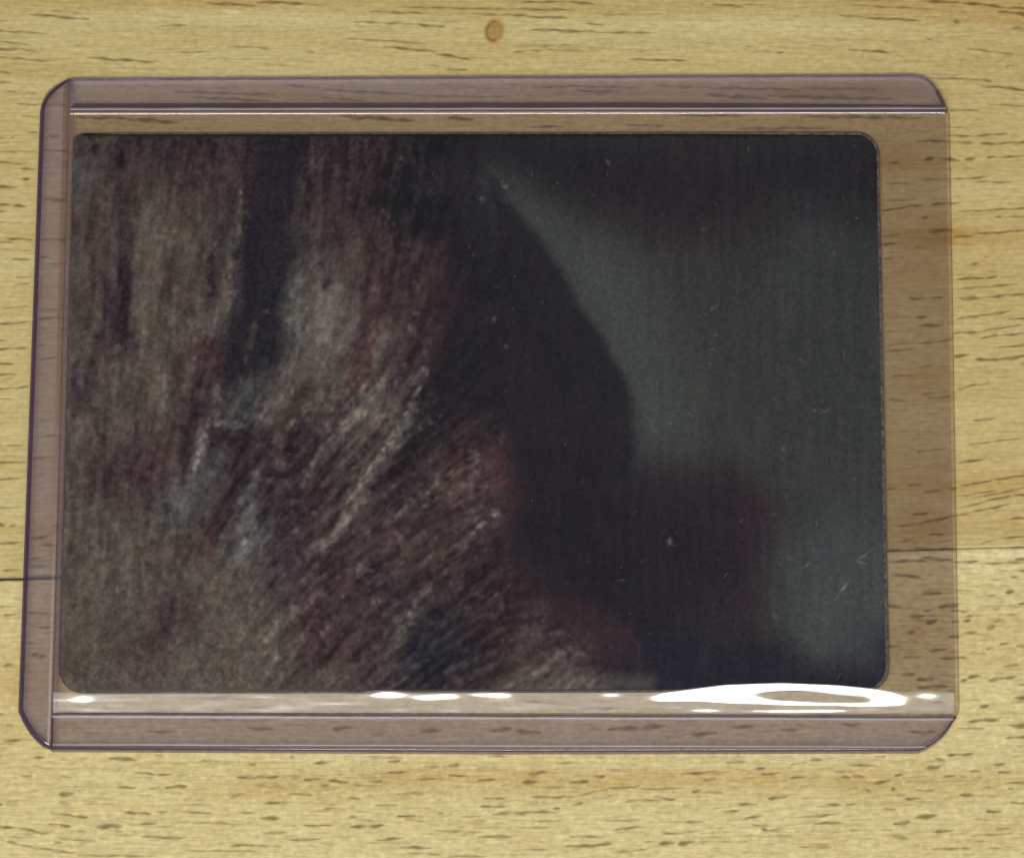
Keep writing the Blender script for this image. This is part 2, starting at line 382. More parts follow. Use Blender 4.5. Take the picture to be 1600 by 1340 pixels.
# ------------------------------------------------------------------ the table
OX, OY = 80, 80                       # canvas margin
CW, CH = 1600 + 2 * OX, 1340 + 2 * OY
pore = np.zeros((CH, CW))
MARKS = """
45 22 140 31 5 .5|78 17 128 21 3 .3|0 46 75 53 4 .4|0 61 48 70 4 .45|0 74 28 78 6 .7|28 76 62 82 4 .35|0 86 90 97 4 .4|250 40 290 40 4 .4
135 90 240 97 5 .65|240 96 262 97 3 .2|272 82 325 81 3.5 .35|355 72 400 75 4 .35|320 5 400 9 5 .5|0 31 12 33 3 .3|0 105 20 115 5 .3
400 3 480 6 5 .55|480 6 510 9 3 .3|525 16 540 17 3 .35|575 18 670 21 4 .45|620 11 800 15 3.5 .4|735 22 800 24 4 .4|553 34 650 38 3.5 .45
650 38 695 42 4.5 .5|660 31 720 36 2.5 .25|540 60 665 68 3.5 .45|600 73 680 81 4.5 .55|680 84 735 93 4.5 .6|400 74 420 76 4 .35|475 81 492 82 3 .35
400 99 465 104 3 .25|660 102 690 104 3 .3|698 108 730 110 4 .45|808 3 890 3 4 .5|890 3 930 6 5 .6|800 14 900 16 4 .5|800 23 822 25 5 .6|822 26 890 28 4 .5
915 37 946 39 3.5 .5|828 46 930 50 5.5 .5|930 51 1026 51 3.5 .45|940 24 985 22 3 .3|1020 21 1035 21 3 .25|1093 5 1100 9 4 .4|1112 6 1160 11 4.5 .5
1160 7 1195 8 3 .3|800 71 925 71 3 .3|800 82 850 78 3.5 .35|850 78 940 80 3 .35|983 93 1078 95 3.5 .6|1180 80 1200 80 2 .2|1213 82 1226 82 4 .5
1322 77 1345 79 3 .4|1345 79 1392 82 4.5 .6|1310 0 1410 2 3 .3|1330 8 1460 15 4 .35|1440 2 1500 4 5 .7|1500 4 1575 12 5 .75|1575 12 1600 16 6 .55
1560 18 1600 27 6 .5|1310 24 1350 27 4 .4|1350 28 1440 32 4.5 .55|1490 34 1500 35 6 .5|1510 76 1550 81 4 .45|1550 81 1585 85 3.5 .4|1448 60 1458 64 4 .45
1580 44 1600 46 5 .45|1570 107 1578 103 3 .3|1240 26 1250 26 3 .25
1450 122 1530 124 3.5 .5|1530 124 1550 128 3.5 .45|1535 134 1600 144 5 .65|1545 163 1600 168 3.5 .4|1483 172 1530 173 4 .45|1483 199 1520 200 3 .3
1480 212 1520 213 4 .5|1520 212 1575 209 4 .55|1430 220 1485 221 4 .6|1485 222 1525 223 4 .4|1532 223 1555 225 6 .6|1555 225 1600 219 4 .5
1387 255 1405 254 4 .5|1445 250 1460 247 6 .6|1460 247 1500 250 4.5 .5|1507 249 1525 247 5 .6|1542 246 1555 245 5 .65|1555 246 1600 241 3.5 .5
1440 281 1485 279 3.5 .4|1490 280 1545 276 4 .5|1525 284 1580 285 4 .4|1385 287 1425 287 4 .35|1380 313 1440 312 3 .35|1377 329 1400 326 4 .6|1400 326 1440 321 4 .5
1455 320 1480 318 5 .6|1480 319 1500 317 3.5 .45|1495 331 1600 323 3.5 .45|1555 340 1565 338 4 .5|1570 339 1600 338 3.5 .35|1440 339 1450 340 5 .4
1450 361 1490 360 6 .5|1490 370 1520 367 4 .5|1520 366 1600 357 4 .55|1375 370 1420 364 3.5 .35|1375 382 1400 381 5 .6|1380 404 1398 403 4 .5
1515 413 1530 411 5 .4|1538 402 1545 401 4 .35|1495 435 1540 435 5 .65|1540 434 1560 431 4 .5|1560 432 1595 431 3 .2|1420 466 1450 466 4 .5|1450 466 1475 464 4 .4
1495 451 1540 448 4.5 .35|1540 448 1590 444 4 .4|1498 465 1530 466 6 .65|1530 465 1600 456 4.5 .5|1430 495 1448 495 5 .5|1385 495 1425 495 3 .25|1432 509 1475 508 4.5 .6
1495 497 1530 494 4 .5|1530 493 1580 486 4.5 .45|1575 498 1600 496 4 .55|1490 520 1530 519 5 .5|1530 518 1595 507 4 .5|1532 528 1560 524 5 .55|1560 524 1600 517 4 .55
1385 539 1430 537 3 .3|1430 537 1490 531 3.5 .4|1385 550 1410 547 3.5 .5|1410 547 1430 544 3 .4|1560 542 1600 536 4 .45|1490 557 1515 553 6 .6|1525 562 1560 561 6 .6
1560 561 1600 552 6 .65|1430 576 1465 569 3 .3|1390 589 1432 585 3 .35|1495 608 1530 600 5 .4|1530 602 1545 597 4 .4|1390 624 1415 627 4 .35|1440 617 1465 614 4 .3
1450 622 1485 620 4 .4|1597 568 1602 572 9 .7|1520 657 1555 653 5 .4|1433 706 1440 705 5 .4|1440 705 1490 699 3 .3|1512 695 1550 690 4 .4|1550 690 1595 684 3.5 .4
1502 707 1504 706 5 .4|1450 729 1490 727 5 .25|1495 724 1540 716 4 .55|1385 763 1400 763 4 .4|1420 759 1440 757 5 .5|1440 769 1475 766 4 .4|1485 763 1495 762 5 .45
1500 759 1515 757 4 .5|1515 757 1550 750 4 .6|1555 749 1600 737 4 .55|1495 775 1560 766 3.5 .4|1524 777 1600 755 4 .4|1540 782 1580 774 4.5 .6|1580 774 1600 769 4 .55
1500 792 1540 784 3.5 .45|1425 805 1437 803 5 .5|1437 803 1450 801 5.5 .7|1500 804 1515 801 4 .4|1520 799 1580 787 4 .5|1400 822 1440 817 3.5 .4|1440 816 1500 804 4.5 .6
1450 836 1475 834 5 .6|1575 811 1600 805 4 .5|1530 850 1560 842 3.5 .35|1560 842 1600 832 4 .5|1410 846 1430 840 4 .35
1385 858 1412 857 4 .6|1415 857 1490 856 4 .6|1570 855 1600 854 3.5 .4|1385 877 1450 876 5 .5|1440 871 1490 875 7 .5|1490 877 1530 877 5 .5|1530 880 1600 877 4 .5
1585 874 1600 873 5 .6|1590 892 1600 891 5 .7|1397 898 1440 901 6 .55|1440 927 1472 927 6 .55|1467 947 1497 944 9 .6|1385 946 1410 947 5 .5|1440 954 1455 953 4 .45
1487 954 1500 954 5 .5|1500 955 1513 955 4 .4|1422 964 1445 962 7 .7|1448 973 1465 968 8 .65|1487 971 1500 971 5 .5|1505 970 1516 968 5 .55|1510 963 1520 961 4 .4
1418 988 1430 985 6 .45|1430 980 1440 979 3 .35|1482 994 1502 994 5 .5|1507 988 1528 988 4 .45|1542 981 1555 978 7 .65|1550 971 1560 970 4 .4|1545 931 1555 930 5 .5
1572 925 1586 923 6 .6|1532 913 1553 912 3 .35|1550 906 1565 905 3 .35|1580 901 1592 900 5 .6|1573 961 1585 960 5 .45|1590 942 1600 943 5 .6|1530 947 1590 945 2.5 .3
1385 1010 1408 1008 6 .45|1451 1016 1478 1014 6 .65|1540 1014 1550 1012 4 .4|1562 1006 1576 1004 5 .5|1588 1008 1600 1012 7 .4|1410 1027 1440 1025 4 .45|1468 1028 1512 1028 4 .5
1568 1040 1592 1038 5 .5|1409 1055 1430 1051 6 .5|1432 1062 1460 1060 7 .6|1502 1063 1512 1062 6 .5|1512 1058 1530 1054 6 .55|1545 1062 1570 1060 6 .6|1570 1060 1588 1057 5 .4
1432 1073 1480 1072 6 .55|1480 1079 1495 1080 3 .3|1592 1068 1600 1067 5 .5|1585 1090 1600 1089 7 .55|1530 1103 1545 1101 5 .6|1450 1097 1475 1096 4 .5|1513 1126 1560 1124 6 .55
1560 1122 1565 1119 3 .3|1495 1137 1540 1137 3.5 .4|1575 1133 1600 1132 8 .55|1572 1152 1600 1150 5 .55
53 1182 70 1183 4 .5|50 1195 65 1197 3 .35|30 1211 52 1212 4 .35|92 1213 112 1214 4 .3|95 1185 112 1188 3 .3|170 1184 215 1187 6 .65|242 1179 255 1180 4 .4
315 1187 345 1188 4 .4|210 1206 245 1209 4 .5|245 1210 270 1209 4 .5|275 1211 295 1211 3 .35|185 1229 212 1230 5 .6|230 1231 255 1231 4 .35|258 1229 292 1228 6 .6
370 1214 400 1215 6 .75|388 1193 400 1194 4 .4|92 1240 115 1240 8 .6|10 1251 30 1251 3 .35|0 1255 4 1256 6 .7|90 1254 110 1255 6 .3|130 1255 180 1255 3 .3
215 1241 240 1242 3 .35|360 1246 375 1240 6 .4|80 1270 135 1276 4 .45|120 1274 137 1277 6 .5|195 1268 235 1271 5 .6|245 1268 262 1268 3 .3|285 1268 330 1269 4.5 .45
375 1268 400 1269 4 .35|290 1256 320 1256 3.5 .3|75 1286 92 1287 4 .45|92 1288 110 1289 6 .75|150 1290 190 1290 8 .55|172 1288 188 1292 5 .5|215 1286 245 1286 5 .5
245 1290 275 1289 3 .3|280 1283 370 1286 3.5 .35|0 1287 30 1293 5 .55|30 1293 75 1302 5 .5|105 1311 150 1313 4 .45|85 1315 96 1316 5 .6|220 1306 290 1309 4.5 .5
360 1320 400 1320 5 .7|10 1314 50 1322 4.5 .45|50 1323 120 1332 4.5 .45|290 1328 400 1329 3 .4|120 1335 240 1337 4 .4|10 1305 40 1309 3 .3
490 1191 515 1192 5 .5|453 1181 460 1182 4 .4|575 1181 630 1184 6 .3|605 1190 625 1188 5 .65|660 1197 685 1197 4 .4|700 1196 718 1194 6 .5|760 1181 790 1181 4 .45
400 1213 435 1214 5 .7|450 1211 468 1211 4 .35|475 1217 500 1217 5 .55|512 1219 545 1221 6 .7|500 1226 515 1225 5 .4|605 1207 635 1205 4.5 .6|580 1208 605 1208 3 .3
575 1219 598 1219 6 .45|655 1217 680 1216 5 .5|700 1210 725 1211 4 .5|745 1218 775 1218 5 .55|400 1228 445 1228 6 .25|450 1240 490 1241 5 .4|545 1245 565 1249 5 .35
640 1239 662 1238 6 .35|412 1254 445 1253 4.5 .5|505 1263 525 1262 4 .45|585 1257 620 1258 4 .4|555 1267 580 1267 3 .3|755 1247 790 1246 4 .45|750 1260 790 1259 4.5 .5
685 1269 693 1269 6 .5|620 1275 650 1274 5 .55|405 1277 437 1277 6 .65|545 1276 560 1276 3.5 .4|475 1289 520 1289 4 .55|545 1291 575 1289 6 .55|575 1290 600 1289 6 .75
415 1301 448 1300 4.5 .4|450 1311 500 1311 4.5 .45|590 1311 630 1309 5 .5|680 1297 730 1298 4.5 .35|670 1303 690 1302 4 .3|745 1307 800 1306 5 .45|625 1323 675 1324 5 .7
400 1320 440 1322 3.5 .4|770 1271 800 1269 6 .5|740 1281 760 1281 3.5 .35|635 1332 690 1334 3.5 .4|700 1337 760 1337 4 .4|560 1316 640 1317 2.5 .25
862 1192 900 1191 4 .35|825 1208 855 1206 8 .45|815 1221 840 1220 6 .55|890 1221 920 1221 5.5 .6|928 1213 945 1212 6 .7|945 1201 970 1202 3.5 .3|1065 1208 1120 1205 5 .5
1100 1218 1120 1217 5 .45|1135 1191 1165 1189 5 .4|1180 1200 1195 1200 4 .5|1190 1209 1200 1209 5 .5|950 1231 1000 1228 4.5 .4|1000 1232 1065 1231 3.5 .4|850 1229 900 1230 4 .25
830 1245 900 1244 5 .45|900 1243 950 1232 4 .3|1035 1247 1055 1248 6 .75|980 1250 1035 1249 4 .35|1080 1236 1095 1234 6 .5|1095 1236 1130 1238 3.5 .4|1155 1256 1180 1255 5 .5
800 1269 870 1268 6 .45|865 1262 875 1263 5 .6|895 1256 912 1254 5 .5|1125 1267 1155 1267 4 .45|945 1281 1000 1281 4 .35|832 1282 880 1281 4 .35|960 1295 1005 1291 5 .45
1070 1284 1100 1283 5 .45|1160 1279 1190 1273 6 .45|1175 1288 1200 1289 5 .5|830 1292 860 1292 4 .35|1035 1302 1070 1301 3.5 .5|890 1306 945 1307 4 .4|885 1322 955 1318 6 .6
935 1319 955 1317 6 .4|1030 1318 1055 1316 7 .7|1060 1318 1085 1315 8 .7|1085 1314 1170 1314 3 .3|815 1326 860 1326 3.5 .35|960 1330 1010 1327 5 .35|1190 1295 1200 1296 5 .5
1265 1187 1285 1186 5 .45|1235 1193 1262 1191 4 .35|1365 1181 1385 1181 4 .35|1325 1195 1370 1194 5 .45|1480 1178 1520 1178 5 .55|1460 1185 1478 1187 5 .4|1447 1199 1470 1197 8 .6
1200 1208 1217 1208 5 .6|1235 1214 1260 1213 5 .55|1300 1205 1320 1206 4 .4|1315 1213 1328 1214 6 .55|1333 1211 1350 1212 7 .5|1365 1222 1393 1219 6 .75|1398 1211 1410 1209 6 .6
1393 1232 1398 1233 5 .8|1350 1233 1362 1235 6 .4|1515 1205 1530 1204 5 .6|1560 1206 1580 1204 7 .6|1475 1212 1495 1212 4.5 .5|1550 1194 1570 1193 4.5 .45|1570 1222 1600 1223 5 .5
1430 1233 1460 1234 3.5 .35|1200 1246 1230 1245 6 .6|1498 1241 1525 1241 5 .8|1525 1242 1565 1243 3 .35|1540 1230 1548 1230 6 .3|1575 1232 1583 1232 4 .5|1290 1256 1315 1257 4.5 .5
1320 1256 1338 1255 4 .45|1415 1247 1438 1247 5 .5|1380 1263 1400 1263 4.5 .45|1580 1253 1600 1254 4.5 .55|1255 1275 1305 1272 4.5 .45|1270 1286 1315 1285 5 .5|1430 1276 1465 1274 6.5 .6
1395 1286 1422 1284 6.5 .6|1540 1268 1565 1266 6.5 .6|1200 1296 1225 1295 4 .45|1460 1298 1490 1297 5 .6|1555 1294 1580 1293 4.5 .4|1375 1296 1395 1296 3 .3|1390 1305 1420 1308 8 .3
1520 1304 1580 1302 3.5 .35|1455 1325 1500 1325 3.5 .45|1500 1325 1515 1325 4.5 .7|1250 1323 1300 1322 4 .4|1200 1305 1240 1305 4 .25|1520 1279 1550 1280 3 .3
0 129 20 129 4 .4|10 142 25 144 4 .4|25 146 60 145 4 .25|27 162 60 164 3.5 .45|62 163 105 164 4 .35|33 181 60 183 3 .25|42 207 60 208 3 .35|0 213 8 216 4 .5|17 216 24 213 4 .4
0 236 58 237 3.5 .4|66 234 105 236 4 .5|105 238 115 240 4 .6|78 213 95 213 6 .5|0 252 22 255 4.5 .6|22 255 40 257 4 .5|33 264 56 265 4 .45|35 279 46 279 5 .55|0 290 28 293 5 .6
0 318 22 320 4 .6|22 320 42 324 5 .65|0 329 10 331 4 .5|105 286 112 288 5 .6|68 311 105 313 5 .65|105 315 112 316 4 .6|0 347 35 347 3 .25|10 373 50 374 4 .5|0 378 20 378 5 .4|60 374 105 374 4 .4
0 389 50 391 3 .3|18 405 48 406 4 .5|62 402 77 402 3.5 .5|70 412 105 411 3.5 .3|25 434 48 432 3.5 .35|20 445 48 443 3.5 .4|5 481 45 478 3.5 .35|60 484 105 483 4 .4|0 508 48 503 4 .55
58 499 85 496 4.5 .6|85 496 105 497 3 .4|0 533 12 532 4 .45|0 545 45 544 4.5 .5|62 539 70 539 4 .5|25 553 27 553 5 .8|58 563 88 557 4 .55|0 569 22 568 4.5 .6|0 588 25 584 4 .45
0 608 20 606 4.5 .85|20 606 45 604 3.5 .5|0 623 18 623 3 .35|95 515 107 514 4 .5|10 696 38 695 3.5 .35|5 704 10 704 3 .35|65 656 85 657 3 .3|55 682 100 680 3.5 .35
0 724 40 721 4 .65|50 717 70 714 4 .65|70 714 85 713 3 .45|0 750 32 747 4 .65|60 744 70 743 3 .3|0 795 35 792 3 .35|0 816 7 820 7 .7|15 821 25 820 4 .5|83 821 97 822 5 .8
0 850 35 847 4.5 .6|22 859 32 857 3 .3|45 842 78 838 4.5 .5|60 851 95 851 4.5 .55|42 873 65 871 4.5 .5|65 871 85 866 3 .35|5 890 30 890 4.5 .5|42 884 70 885 6 .35
0 948 30 947 3 .3|5 962 30 958 4 .5|42 956 80 958 5 .4|48 978 60 978 5 .4|58 979 80 980 5 .6|45 1002 52 1003 6 .4|50 1022 60 1023 6 .45|60 1026 72 1025 5 .6|52 1055 54 1055 6 .5
5 1041 20 1037 5 .4|0 1115 5 1115 6 .5|5 1156 32 1156 5 .55|10 1132 15 1132 4 .3
270 143 430 148 4 .5|440 132 500 138 4 .35|500 140 640 147 4 .5|500 152 570 158 4 .4|700 136 800 139 3 .25|830 136 890 137 4 .4|900 142 970 144 6 .5|1020 134 1100 137 4 .35|1100 137 1250 140 5 .5
1250 138 1380 140 5 .4|1100 148 1200 154 7 .7|1200 150 1400 155 6 .6|300 152 420 158 5 .5|640 150 800 152 4 .4|860 134 1000 137 4 .4|120 183 200 185 6 .5|200 186 275 191 7 .6|530 181 650 189 7 .6|700 185 740 187 7 .6|830 198 880 198 4 .5
980 195 1040 197 4 .4|1060 180 1160 181 5 .45|1250 182 1440 184 6 .5|1150 201 1300 200 5 .4
520 1137 550 1136 7 .6|655 1143 690 1140 7 .55|580 1146 600 1146 5 .4|765 1140 800 1137 7 .65|805 1143 845 1143 8 .7|950 1138 1000 1137 7 .6|230 1142 275 1143 5 .5
385 1137 430 1138 5 .55|330 1124 380 1125 3 .4|1140 1135 1180 1135 5 .55|1310 1131 1350 1132 5 .5|1420 1143 1460 1143 6 .65|1000 1137 1040 1133 8 .5|1080 1147 1120 1145 7 .6|1220 1140 1245 1140 6 .4
0 905 34 902 4 .75|40 901 97 900 6 .9|820 1096 880 1098 5 .4|300 1090 420 1092 4 .3|900 1106 960 1106 5 .5
"""
for tok in MARKS.replace('\n', '|').split('|'):
    q = tok.split()
    if len(q) == 6:
        u0, v0, u1, v1, w, a = map(float, q)
        if u0 <= 1:
            u0 -= 40
        if u1 >= 1600:
            u1 += 40
        stroke(pore, u0 + OX, v0 + OY, u1 + OX, v1 + OY, w * 1.0, min(1.0, a * 1.75))
# thin crack
stroke(pore, 304 + OX, 45 + OY, 309 + OX, 100 + OY, 1.6, .3)
# small unlisted pores, short in the lower board, long and faint in the upper one
def joint_v(u):
    return 905.0 - 0.0322 * u
for k in range(90):
    u, v = rng.uniform(-60, 1500), rng.uniform(-60, 1400)
    up_ = v < joint_v(u)
    L = rng.uniform(90, 320)
    sl = (0.03 if v < 200 else -0.02 - 0.13 * max(0, (v - 300) / 500) * (u > 700)) if up_ else -0.005
    stroke(pore, u + OX, v + OY, u + L + OX, v + sl * L + OY, rng.uniform(2, 3.5), rng.uniform(.12, .3), ragged=.5)
for k in range(1500):
    u = rng.uniform(-60, 1660)
    if k % 3:
        v = rng.uniform(joint_v(u) + 14, 1400)
        L = rng.uniform(8, 34)
        stroke(pore, u + OX, v + OY, u + L + OX, v + OY + rng.normal(-0.5, 1.5), rng.uniform(2, 4.2), rng.uniform(.15, .5))
    else:
        v = rng.uniform(-60, joint_v(u) - 8)
        L = rng.uniform(14, 60)
        sl = (0.05 if v < 150 else -0.06 if u < 800 else -0.02 - 0.16 * max(0, (v - 300) / 500))
        stroke(pore, u + OX, v + OY, u + L + OX, v + sl * L + OY, rng.uniform(2, 3.2), rng.uniform(.1, .32))

VV, UU = np.mgrid[0:CH, 0:CW].astype(float)
UU -= OX
VV -= OY
lower = VV > joint_v(UU)
bend = vnoise(CH, CW, 120, 500, 3, 2) * 8
band = lambda c, s, slope=0.0: np.exp(-(((VV - slope * UU + bend) - c) / s) ** 2)
sm = lambda x, a, b: np.clip((x - a) / (b - a), 0, 1)
# tone: 0 pale, 1 tan/orange
tone = 0.42 + 0.18 * vnoise(CH, CW, 26, 420, 5, 4) + 0.05 * vnoise(CH, CW, 60, 90, 6, 3)
top_edge = 14 + 0.012 * UU + 0.022 * np.maximum(0, UU - 1200) + bend * .3
tone += 0.28 * (1 - sm(VV - top_edge, -8, 8))
tone -= 0.12 * np.exp(-((VV - top_edge - 14) / 10) ** 2)
rt = sm(UU, 1250, 1480)
tone += 0.30 * rt * (band(232, 12) + 0.9 * band(258 + 10, 14) + 1.15 * band(378, 20) + .3 * band(440, 16) + .35 * band(590, 40)
                     + .75 * band(800, 50, -0.02)) * (~lower)
tone += 0.10 * rt * (~lower)
lf = 1 - sm(UU, 40, 200)
tone += 0.25 * lf * (band(378, 7) + .5 * band(115, 14) + .5 * band(835, 10) + .3 * band(275, 20))
# orange figure seen through the open end of the holder
for (cu, cv, su, sv, a) in ((1480, 365, 40, 14, .5), (1440, 590, 40, 24, .28), (1440, 820, 50, 25, .3), (1400, 245, 40, 30, .3), (1440, 390, 50, 30, .25),
                            (1300, 148, 130, 9, .8), (1350, 140, 90, 9, .5), (1000, 146, 200, 6, .4), (450, 150, 200, 6, .35)):
    tone += a * np.exp(-((UU - cu) / su) ** 2 - ((VV - cv) / sv) ** 2)
lt = 0.20 + 0.11 * vnoise(CH, CW, 15, 150, 8, 4) + 0.07 * vnoise(CH, CW, 40, 60, 9, 3)
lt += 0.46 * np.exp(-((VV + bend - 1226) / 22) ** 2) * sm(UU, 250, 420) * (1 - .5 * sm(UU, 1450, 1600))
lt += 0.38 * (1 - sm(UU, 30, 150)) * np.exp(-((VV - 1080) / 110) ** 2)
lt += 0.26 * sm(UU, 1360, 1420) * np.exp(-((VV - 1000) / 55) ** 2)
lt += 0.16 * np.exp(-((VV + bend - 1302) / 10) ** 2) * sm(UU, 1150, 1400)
lt -= 0.12 * sm(UU, 1360, 1400) * np.exp(-((VV - 872) / 14) ** 2)
tone = np.where(lower, lt, tone)
tone = np.clip(tone, 0, 1.15)
# pale ray flecks
pale = np.clip(vnoise(CH, CW, 5, 7, 11, 2) - 0.55, 0, 1) * (0.35 + 0.75 * lower)
for (cu, cv, su, sv) in ((1508, 867, 5, 6), (1533, 868, 7, 9), (1549, 866, 4, 6), (1575, 866, 12, 6), (1595, 866, 9, 6), (1520, 885, 14, 3), (1580, 886, 20, 3),
                         (1420, 868, 14, 4), (1460, 868, 14, 3), (200, 55, 12, 2), (365, 19, 14, 3), (60, 870, 20, 3), (70, 893, 30, 4)):
    pale = np.maximum(pale, 0.85 * np.exp(-((UU - cu) / su) ** 4 - ((VV - cv) / sv) ** 4))
PALE_C, TAN_C, PORE_C = lin((206, 195, 147)), lin((180, 154, 94)), lin((96, 66, 22))
WG = 0.86
tint = lin((196, 187, 138))
col = PALE_C * (1 - tone[..., None]) + TAN_C * tone[..., None]
worm = vnoise(CH, CW, 4.5, 9, 15, 2) * (.35 + .65 * lower) + .5 * vnoise(CH, CW, 7, 4, 16, 1) * lower
col = col * (1 + .085 * worm + .07 * lower)[..., None]
col = col * (1 - .6 * pale[..., None] * .75) + lin((232, 226, 184)) * (.75 * .6 * pale[..., None])
pk = np.clip(pore, 0, 1)[..., None]
col = col * (1 - pk) + (0.30 * col + 0.55 * PORE_C) * pk
# dark glue line between the two boards
jv = VV - joint_v(UU)
jw = vnoise(CH, CW, 400, 22, 13, 3)
jd_amt = np.where(UU < 130, .95, np.where(UU > 1330, .55 + .35 * jw, .5)) * np.where(UU > 1492, .28, 1.0)
jk = np.clip(1.2 - np.abs(jv + .6 * jw) / np.where(UU < 130, 3.4, 2.6), 0, 1) * np.clip(jd_amt, 0, 1)
col = col * (1 - jk[..., None]) + lin((52, 36, 18)) * jk[..., None]
# the knot
ku, kv = 772, 49
dk = np.sqrt(((UU - ku) / 12.5) ** 2 + ((VV - kv) / 15.5) ** 2 + .25 * ((UU - ku) / 12.5) * ((VV - kv) / 15.5))
kc = lin((166, 132, 60))
kin = np.clip(1.45 - dk, 0, 1)[..., None]
col = col * (1 - .75 * np.minimum(1, kin * 2.2)) + kc * .75 * np.minimum(1, kin * 2.2) * (.88 + .12 * np.cos(dk * 12))[..., None]
ring = np.exp(-((dk - 0.95) / .16) ** 2)[..., None] * (0.6 + 0.4 * np.sign(ku + 3 - UU))[..., None].clip(0.25, 1)
col = col * (1 - .6 * ring) + lin((112, 78, 28)) * .6 * ring
col *= WG

table = empty('wooden_table', 'pale wooden table top of glued boards with brown pores and one small knot', 'table')
JA = np.array(P(0, joint_v(0)))
JB = np.array(P(1600, joint_v(1600)))
jd = (JB - JA) / np.linalg.norm(JB - JA)
jn = np.array([-jd[1], jd[0]])        # points up the picture


def board(k, w0, w1, dense):
    """board between offsets w0..w1 (mm) across the joint direction; one mesh, top sheet plus skirt"""
    L = 430.0
    if dense:
        s = np.concatenate([np.linspace(-L, -62, 40)[:-1], np.arange(-62, 62.5, 0.19), np.linspace(62.6, L, 40)])
        lo, hi = max(w0, -34), min(w1, 72)
        t = np.arange(max(w0, -37.0), min(w1, 73.0), 0.105)
        t = np.concatenate([[w0], t[(t > w0 + .14) & (t < w1 - .14)], [w1]]) if True else t
    else:
        s = np.linspace(-L, L, 200)
        t = np.linspace(w0, w1, 60)
    t = np.unique(np.concatenate([t, np.linspace(w0, w1, 12), [w0 + .05, w1 - .05]]))
    T, S = np.meshgrid(t, s, indexing='ij')
    mid = (JA + JB) / 2
    X = mid[0] + S * jd[0] + T * jn[0]
    Y = mid[1] + S * jd[1] + T * jn[1]
    U, V = to_uv(X, Y)
    inside = (U > -78) & (U < 1678) & (V > -78) & (V < 1418)
    C = sample(col, U + OX, V + OY)
    pz = sample(pore, U + OX, V + OY)
    # away from the photographed patch: plain streaky board
    sx = ((S * 7.0 + k * 977) % (CW - 60)) + 10
    ty = ((T * 13.0 + k * 431) % 160) + 5
    sx = np.abs(((S * 7.0 + k * 977) % (2 * (CW - 40))) - (CW - 40)) + 10
    ty = np.abs(((T * 12.0 + k * 431) % 340) - 170) + (1245 + (k % 2) * -20)
    C2 = sample(col, sx, np.clip(ty, 5, CH - 6))
    edge = np.clip(np.minimum.reduce([U + 78, 1678 - U, V + 78, 1418 - V]) / 40, 0, 1)
    C = C * edge[..., None] + C2 * (1 - edge[..., None])
    pz = pz * edge
    Z = -0.022 * np.clip(pz, 0, 1)
    eg = np.minimum(T - w0, w1 - T)
    Z = Z - 0.10 * np.exp(-(eg / 0.07) ** 2)
    nr, nc = T.shape
    v = np.stack([X, Y, Z], -1).reshape(-1, 3)
    q = grid_faces(nr, nc)
    # skirt
    ring_i = np.concatenate([np.arange(nc), np.arange(1, nr) * nc + nc - 1, (nr - 1) * nc + np.arange(nc - 2, -1, -1), np.arange(nr - 2, 0, -1) * nc])
    low = v[ring_i].copy()
    low[:, 2] = -22.0
    n0 = len(v)
    m = len(ring_i)
    v = np.concatenate([v, low])
    a = np.arange(m)
    b = (a + 1) % m
    sk = np.stack([ring_i[b], ring_i[a], n0 + a, n0 + b], -1)
    me = mesh_np('plank', v * MM, np.concatenate([q, sk]))
    at = me.color_attributes.new('grain', 'FLOAT_COLOR', 'POINT')
    cc = np.ones((len(v), 4), np.float32)
    cc[:n0, :3] = C.reshape(-1, 3)
    cc[n0:, :3] = np.mean(C.reshape(-1, 3), 0)
    at.data.foreach_set('color', cc.ravel())
    return link('plank', me, table, [WOOD])


board(0, 0.03, 84.0, True)
board(1, -78.0, -0.03, True)
for k, (a, b) in enumerate(((84.06, 160), (160.06, 238), (-156, -78.06), (-236, -156.06))):
    board(2 + k, a, b, False)


# ------------------------------------------------------------------ card holder
holder = empty('card_holder', 'clear violet tinted rigid plastic card holder lying flat on the wooden table', 'card holder')


def offset_poly(pts, d):
    """inward offset of a convex counter-clockwise polygon"""
    n = len(pts)
    out = []
    for i in range(n):
        p0, p1, p2 = (np.array(pts[j % n]) for j in (i - 1, i, i + 1))
        e0 = (p1 - p0) / np.linalg.norm(p1 - p0)
        e1 = (p2 - p1) / np.linalg.norm(p2 - p1)
        n0, n1 = np.array([-e0[1], e0[0]]), np.array([-e1[1], e1[0]])
        b = n0 + n1
        b = b / (1e-9 + np.dot(b, n0)) * 1.0
        out.append(tuple(p1 + b * d))
    return out


def ccw(pts):
    a = sum(pts[i - 1][0] * pts[i][1] - pts[i][0] * pts[i - 1][1] for i in range(len(pts)))
    return pts if a > 0 else pts[::-1]


